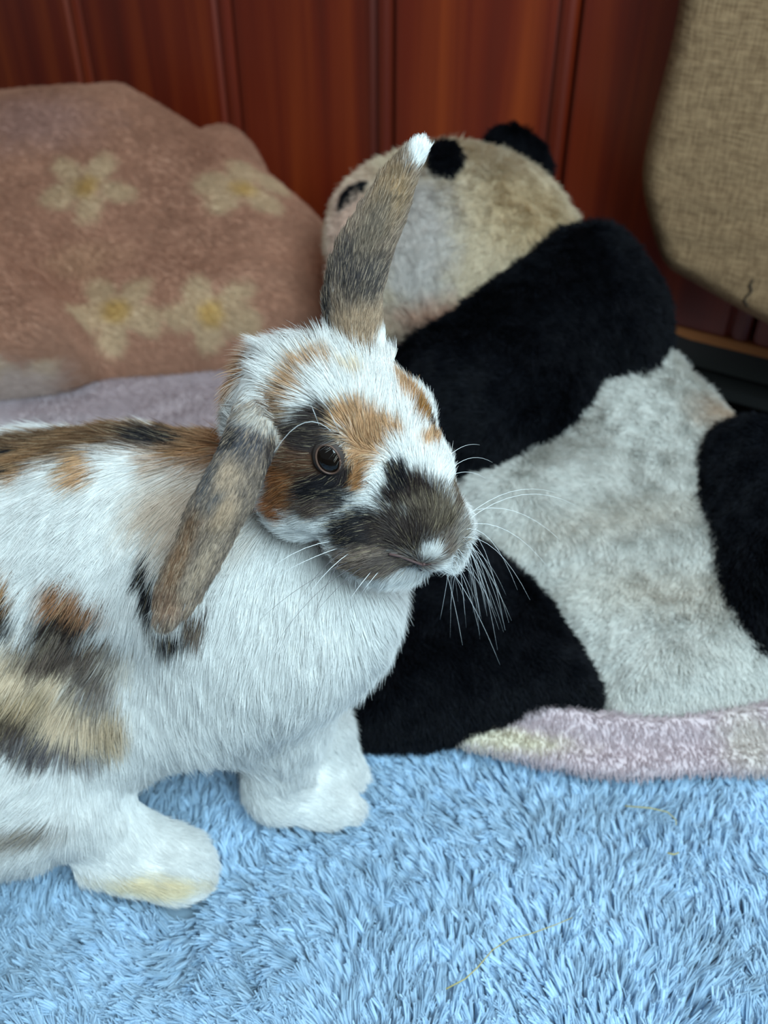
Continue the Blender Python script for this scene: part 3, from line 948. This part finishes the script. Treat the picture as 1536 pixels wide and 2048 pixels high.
# ------------------------------------------------------------------ blanket spread on the rug, under the panda
PINK = s2l((202, 186, 190)); 
gpl = Plane((0.30, 0.006), (0.90, 0.006))
def ground(px, py, z=0.006): return [px, py]
bl_poly = [(-420, 760), (0, 740), (200, 700), (470, 640), (640, 560), (760, 480), (1100, 470), (1330, 720), (1480, 860), (1800, 1100), (1850, 1500), (1536, 1552), (1420, 1543), (1300, 1556), (1180, 1548), (1050, 1520), (960, 1500), (880, 1482), (1060, 1420), (1040, 1240), (960, 1000), (600, 930), (300, 930), (0, 960), (-420, 1000)]
def fold_b(u, v):
    Pq = np.stack([u, v, np.zeros_like(u)], 1)
    return 0.002 * vnoise(Pq, 25, 71) + 0.0008 * vnoise(Pq, 70, 72)
bv, bq = puff(gpl, [(bl_poly, 0.007, 0.012, 0.0), ([(1000, 1448), (1080, 1425), (1200, 1450), (1320, 1468), (1560, 1420), (1700, 1420), (1700, 1480), (1536, 1490), (1300, 1512), (1150, 1500), (1040, 1470)], 0.014, 0.014, 0.006)],
              0.004, 0.006, fold_b)
broot = empty('blanket', (0.25, 0.5, 0.0)); tag(broot, 'pale pink fleece blanket spread flat under the plush panda and behind the rabbit', 'blanket')
BB = Blobs(bv, bq, None, 0.05)
for a_ in [(1000, 1475, 130, 22, (214, 206, 186), -8), (1500, 1480, 60, 60, (206, 196, 190), 0), (100, 840, 200, 20, (214, 202, 206), 0)]:
    BB.add(*a_, edge=1.0)
bc = BB.paint(bv, np.tile(PINK, (len(bv), 1)))
o = mesh_obj('cloth', bv, bq, M_FLEECE, colors=bc); adopt(o, broot)
def fuzz(name, v, q, n, paint, length, radius, root, mat, seed, flow=(0, -0.4, -1), lift=0.5, wob=0.25, clump=0.3, cscale=90, weight=None, k=4, tip=0.35, var=0.12):
    P, N, tr, w3 = sample(v, q, n, weight)
    kk = P[:, 2] > 0.0
    P, N = P[kk], N[kk]
    c = paint(P)
    c = c * (1 + rng.normal(0, var, (len(P), 1)))
    fw = np.tile(np.array(flow, float), (len(P), 1)) + np.stack([vnoise(P, 18, seed + s) for s in range(3)], 1) * 0.9
    L = length * rng.uniform(0.7, 1.2, len(P)) * (1 + 0.2 * vnoise(P, 60, seed + 7))
    pts = grow(P, N, fw, L, np.clip(np.full(len(P), lift) + rng.normal(0, 0.08, len(P)), 0.1, 0.95), k=k, curl=0.4, wob=wob, seed=seed, clump=clump, cscale=cscale)
    return curves_obj(name, pts, taper(len(P), k, radius, tip), np.clip(c, 0, 1), mat, root)
def camvis(v, q):                         # surfaces that can face the photographer get more strands
    fn = np.cross(v[q[:, 1]] - v[q[:, 0]], v[q[:, 2]] - v[q[:, 0]])
    vn = np.zeros_like(v)
    for k in range(4): np.add.at(vn, q[:, k], fn)
    face = (norml(vn) * norml(CAM - v)).sum(1)
    if np.mean(vn[:, 2] * (v[:, 2] - v[:, 2].mean())) < 0: face = -face
    return np.where((np.abs(v[:, 0]) / (v[:, 1] * 0.788 + 0.26) < 0.55) & (v[:, 2] > -0.002), 1.0, 0.2) * np.clip(0.3 + face * 2, 0.04, 1)
fuzz('pile', bv, bq, 120000, lambda P: BB.paint(P, np.tile(PINK, (len(P), 1))), 0.0042, 0.00018, broot, M_PLUSH, 81, wob=0.2, clump=0.15, var=0.05, weight=camvis(bv, bq) * np.where((bv[:, 1] < 0.40) | (bv[:, 0] < -0.02), 1.0, 0.2))

# ------------------------------------------------------------------ cushion under a flowered blanket
cpl = Plane((0.70, 0.015), (1.02, 0.225), yaw=-0.12)
main = [(-500, 220), (-200, 195), (0, 180), (130, 166), (235, 154), (252, 150), (262, 158), (310, 184), (395, 235), (505, 305), (590, 370), (655, 430), (684, 520), (684, 640), (620, 700), (470, 742), (330, 770), (200, 800), (0, 850), (-500, 900)]
low = [(-500, 520), (-60, 545), (50, 560), (120, 600), (190, 670), (228, 740), (205, 795), (60, 838), (-500, 900)]
bump = [(320, 200), (390, 168), (445, 168), (490, 205), (515, 270), (480, 360), (360, 330)]
def fold_c(u, v):
    Pq = np.stack([u, v, np.zeros_like(u)], 1)
    s = 0.007 * vnoise(Pq, 8, 91) + 0.0025 * vnoise(Pq * np.array([1, 2.2, 1]), 18, 92)
    # soft creases that run towards the right-hand end
    s += 0.003 * np.sin((v * 1.0 - u * 0.25) * 120 + 3 * vnoise(Pq, 9, 93)) * np.clip((u + 0.20) / 0.15, 0, 1) * np.clip((0.30 - v) / 0.1, 0, 1)
    return s
cv, cq = puff(cpl, [(main, 0.075, 0.08, -0.035), (low, 0.055, 0.030, 0.040), (bump, 0.04, 0.03, -0.075)], 0.005, 0.012, fold_c, floor_z=0.0145)
croot = empty('cushion', (-0.2, 0.9, 0.0)); tag(croot, 'big dusty pink fleece cushion printed with pale yellow flowers, by the wooden wall', 'cushion')
CB = Blobs(cv, cq, None, 0.05)
PK2 = s2l((190, 144, 120))
CR = (208, 180, 148); YE = (204, 168, 108)
def flower(px, py, r, a0, sq=0.75, y=True):
    for i in range(5):
        a = math.radians(a0 + 72 * i)
        CB.add(px + r * math.cos(a), py + r * sq * math.sin(a), r * 0.75, r * 0.5, CR, -math.degrees(a), edge=0.5)
    CB.add(px, py, r * 0.6, r * 0.5, CR, 0, edge=0.5)
    if y: CB.add(px, py, r * 0.42, r * 0.40, YE, 0, edge=0.9)
flower(168, 372, 56, -60); flower(480, 375, 58, -20, 0.5); flower(225, 620, 56, -50, 0.8); flower(420, 622, 56, -45, 0.65); flower(30, 780, 60, 20, 0.6, False)
CB.add(20, 790, 110, 80, (212, 190, 180), 0, edge=0.9)
CB.add(170, 520, 70, 40, (194, 152, 124), 0, edge=1.0); CB.add(60, 240, 120, 60, (184, 144, 130), 0, edge=1.0)
cpaint = lambda P: CB.paint(P, np.tile(PK2, (len(P), 1)), nz=0.45, scale=45)
o = mesh_obj('cover', cv, cq, M_FLEECE, colors=cpaint(cv)); adopt(o, croot)
fuzz('pile', cv, cq, 150000, cpaint, 0.0075, 0.00018, croot, M_PLUSH, 101, flow=(1.6, -0.6, -0.8), lift=0.08, wob=0.10, clump=0.05, weight=camvis(cv, cq), var=0.04)

# ------------------------------------------------------------------ plush panda
ppl = Plane((0.335, 0.012), (0.76, 0.165))
proot = empty('plush_panda', (0.2, 0.5, 0.006)); tag(proot, 'black and white plush panda lying behind the rabbit, head by the wooden wall', 'plush toy')
PWH = s2l((226, 225, 220)); PBK = s2l((16, 18, 24)); PWH2 = s2l((222, 206, 180))
def pfold(u, v):
    Pq = np.stack([u, v, np.zeros_like(u)], 1)
    return 0.005 * vnoise(Pq, 12, 111) + 0.002 * vnoise(Pq, 40, 112)
def plush(name, plane, poly, h, R, w0, col, n, blobs=(), length=0.0075, seed=1, vox=0.004, fz=0.0145, weight=True, radius=0.0002, var=0.06):
    v, q = puff(plane, [(poly, h, R, w0)], vox, 0.01, pfold, floor_z=fz)
    Bl = Blobs(v, q, None, 0.06)
    for b_ in blobs: Bl.add(*b_[:5], ang=b_[5] if len(b_) > 5 else 0, edge=b_[6] if len(b_) > 6 else 0.8)
    pt = lambda P: Bl.paint(P, np.tile(col, (len(P), 1)), nz=0.25)
    o = mesh_obj(name, v, q, M_PLUSHB, colors=pt(v) * 0.93); adopt(o, proot)
    f = fuzz('fur', v, q, n, pt, length, radius, proot, M_PLUSH, seed, flow=(0.0, -0.5, -0.6), lift=0.42, wob=0.14, clump=0.34, cscale=170, weight=camvis(v, q), k=4, tip=0.3, var=var)
    f.parent = o; f.matrix_parent_inverse = Matrix.Identity(4)
    return v, q, Bl
torso_p = [(900, 960), (1000, 930), (1120, 860), (1180, 760), (1280, 740), (1322, 700), (1350, 694), (1372, 745), (1410, 775), (1445, 810), (1480, 850), (1512, 880), (1640, 960), (1700, 1200), (1600, 1380), (1536, 1410), (1430, 1445), (1320, 1462), (1215, 1445), (1190, 1380), (1110, 1230), (1000, 1110), (920, 1060)]
head_p = [(652, 440), (665, 390), (690, 350), (740, 325), (800, 298), (860, 284), (930, 277), (1010, 298), (1080, 335), (1130, 385), (1168, 450), (1196, 508), (1190, 590), (1080, 680), (930, 690), (850, 640), (800, 625), (720, 640), (670, 560)]
should_p = [(800, 716), (870, 690), (930, 640), (1010, 575), (1058, 526), (1130, 508), (1195, 503), (1255, 530), (1300, 588), (1332, 650), (1336, 700), (1312, 760), (1296, 805), (1250, 812), (1195, 796), (1165, 850), (1120, 900), (1060, 932), (1005, 965), (965, 975), (880, 940), (790, 880), (760, 780)]
arm_p = [(700, 1400), (690, 1478), (760, 1492), (870, 1490), (960, 1462), (1080, 1428), (1150, 1440), (1200, 1436), (1192, 1380), (1140, 1290), (1092, 1210), (1030, 1150), (950, 1090), (850, 1060), (780, 1200)]
leg_p = [(1372, 960), (1392, 905), (1440, 886), (1520, 880), (1700, 900), (1760, 1100), (1720, 1340), (1620, 1385), (1536, 1362), (1445, 1305), (1408, 1215), (1402, 1150), (1376, 1040)]
plush('torso', ppl, torso_p, 0.038, 0.05, -0.012, PWH, 140000, [(1440, 830, 60, 40, (200, 180, 160), 0, 1.2), (1240, 1030, 200, 30, (220, 215, 206), 12, 1.8), (1330, 1180, 160, 40, (220, 214, 204), -5, 1.8)], seed=121)
hpl = Plane((0.52, 0.045), (0.74, 0.19))
hv, hq, HB = plush('head', hpl, head_p, 0.062, 0.080, -0.022, PWH2, 80000, [(830, 470, 90, 160, (214, 206, 200)), (900, 640, 140, 50, (206, 168, 146)), (690, 470, 60, 140, (232, 204, 186)), (1060, 420, 90, 90, (220, 200, 166))], seed=131, length=0.0085)
plush('shoulder_band', ppl, should_p, 0.050, 0.055, 0.004, PBK, 65000, seed=141, var=0.35)
plush('arm', Plane((0.335, 0.010), (0.62, 0.10)), arm_p, 0.032, 0.040, 0.0, PBK, 50000, seed=151, fz=0.001, var=0.35)
plush('leg', ppl, leg_p, 0.040, 0.045, 0.014, PBK, 40000, seed=161, var=0.35)
epl = Plane((0.66, 0.10), (0.76, 0.24), off=-0.045)
ear_p = [(965, 290), (980, 262), (1015, 250), (1055, 262), (1088, 295), (1103, 335), (1098, 362), (1040, 350), (975, 320)]
plush('ear', epl, ear_p, 0.018, 0.02, -0.0, PBK, 7000, seed=171, length=0.007)
def face_patch(name, pl, n, seed, th=0.006):
    c, nn = HB.hit(*np.mean(pl, 0))
    if np.dot(nn, c - CAM) > 0: nn = -nn
    u = norml(np.cross(UPV, nn)); v_ = np.cross(nn, u)
    P_ = Plane((0, 0), (0, 1)); P_.u, P_.v, P_.n, P_.O = u, v_, nn, c
    plush(name, P_, pl, th, 0.006, 0.001, PBK, n, seed=seed, vox=0.002, length=0.006, fz=None)
face_patch('eye_patch', [(858, 300), (880, 288), (910, 292), (925, 315), (922, 345), (900, 366), (875, 360), (858, 345)], 2500, 181)
face_patch('eye_patch', [(683, 425), (686, 402), (702, 382), (724, 368), (746, 366), (734, 386), (716, 402), (698, 410)], 1500, 191, 0.003)
h, nn = HB.hit(876, 323)
ball('eye', h - norml(h - CAM) * 0.006, 0.0035, plain('brown_plastic_eye', (70, 40, 25), 0.1, 0.6), proot)

# ------------------------------------------------------------------ woven sack at the right
def burlap():
    m, nt, b = mat_new('woven_burlap')
    N_, L_ = nt.nodes.new, nt.links.new
    tc = N_('ShaderNodeTexCoord')
    sx = []
    for ax, sc in (('x', (700, 700, 90)), ('z', (90, 90, 700))):
        mp = N_('ShaderNodeMapping'); mp.inputs['Scale'].default_value = sc
        n = N_('ShaderNodeTexNoise'); n.inputs['Scale'].default_value = 1.0; n.inputs['Detail'].default_value = 2
        L_(tc.outputs['Object'], mp.inputs[0]); L_(mp.outputs[0], n.inputs['Vector']); sx.append(n)
    ad = N_('ShaderNodeMath'); ad.operation = 'ADD'
    L_(sx[0].outputs['Fac'], ad.inputs[0]); L_(sx[1].outputs['Fac'], ad.inputs[1])
    cr = N_('ShaderNodeValToRGB'); e = cr.color_ramp.elements
    e[0].position = 0.35; e[0].color = rgba((112, 86, 62)); e[1].position = 0.65; e[1].color = rgba((158, 128, 96))
    hf = N_('ShaderNodeMath'); hf.operation = 'MULTIPLY'; hf.inputs[1].default_value = 0.5
    L_(ad.outputs[0], hf.inputs[0]); L_(hf.outputs[0], cr.inputs[0]); L_(cr.outputs[0], b.inputs['Base Color'])
    bm = N_('ShaderNodeBump'); bm.inputs['Strength'].default_value = 0.6; bm.inputs['Distance'].default_value = 0.001
    L_(hf.outputs[0], bm.inputs['Height']); L_(bm.outputs[0], b.inputs['Normal'])
    b.inputs['Roughness'].default_value = 0.9; b.inputs['Specular IOR Level'].default_value = 0.1
    return m
spl = Plane((0, 0), (0, 1)); spl.u, spl.v, spl.n = WD, np.array([0, 0, 1.0]), WN
spl.O = WA + WN * 0.055
sack_p = [(1390, -150), (1372, 0), (1350, 100), (1318, 220), (1300, 300), (1298, 350), (1310, 410), (1330, 480), (1350, 520), (1400, 545), (1450, 575), (1536, 622), (1700, 700), (1950, 760), (2100, 300), (1900, -400), (1450, -400)]
def sfold(u, v):
    Pq = np.stack([u, v, np.zeros_like(u)], 1)
    return 0.004 * vnoise(Pq, 7, 201) + 0.0005 * np.sin(v * 260 + 5 * vnoise(Pq, 12, 203) - u * 80) * np.clip(vnoise(Pq, 9, 204) + 0.6, 0, 1)
sv, sq = puff(spl, [(sack_p, 0.05, 0.025, 0.0)], 0.005, 0.01, sfold)
M_BUR = burlap()
sroot = empty('sack', tuple(spl.O + WD * 0.2)); tag(sroot, 'beige coarse woven cloth sack hanging in front of the wooden wall at the right', 'sack')
o = mesh_obj('cloth', sv, sq, M_BUR); adopt(o, sroot)
SBv = bvh_of(sv, sq)
th = []
for x_, y_ in ((1495, 612), (1488, 600), (1496, 590), (1504, 582), (1500, 570), (1506, 560)):
    hh = SBv.ray_cast(Vector(CAM), Vector(ray(x_, y_)))[0]
    if hh is None: hh = Vector(onplane(x_, y_, spl.O + WN * 0.02, WN))
    th.append(np.array(hh) - norml(np.array(hh) - CAM) * 0.0012)
o = tube('thread', th, 0.0008, plain('thread', (60, 48, 36), 0.9), sroot, 6); o['label'] = 'dark loose thread at the seam'

# ------------------------------------------------------------------ hay on the rug
M_HAY = plain('hay', (176, 168, 112), 0.7)
def hay(label, pl, r):
    pts = []
    for i, (x_, y_) in enumerate(pl):
        d = ray(x_, y_); p = CAM + d * ((0.0035 - CAM[2]) / d[2]); pts.append(p)
    c = np.mean(pts, 0)
    o = tube('hay_stalk', [p - c for p in pts], r, M_HAY, None, 5, 0.6)
    o.location = c
    tag(o, label, 'hay', 'dry hay stalks on the rug')
hay('long thin yellow hay stalk lying on the rug near the lower edge of the photo', [(892, 1978), (930, 1958), (955, 1935), (985, 1900), (1020, 1878), (1060, 1868), (1110, 1850), (1145, 1835)], 0.00035)
hay('short bent hay stalk on the rug in front of the pink blanket edge', [(1250, 1612), (1300, 1616), (1335, 1624), (1352, 1640), (1352, 1650)], 0.0004)
hay('tiny hay stalk crumb on the rug right of the bent stalk', [(1335, 1706), (1348, 1709), (1358, 1705)], 0.0005)

# ------------------------------------------------------------------ turn the whole place so that the wall runs along the x axis
TURN = Matrix.Rotation(YAW, 4, 'Z')
bpy.context.view_layer.update()
for o in list(S.objects):
    if o.parent is None: o.matrix_world = TURN @ o.matrix_world
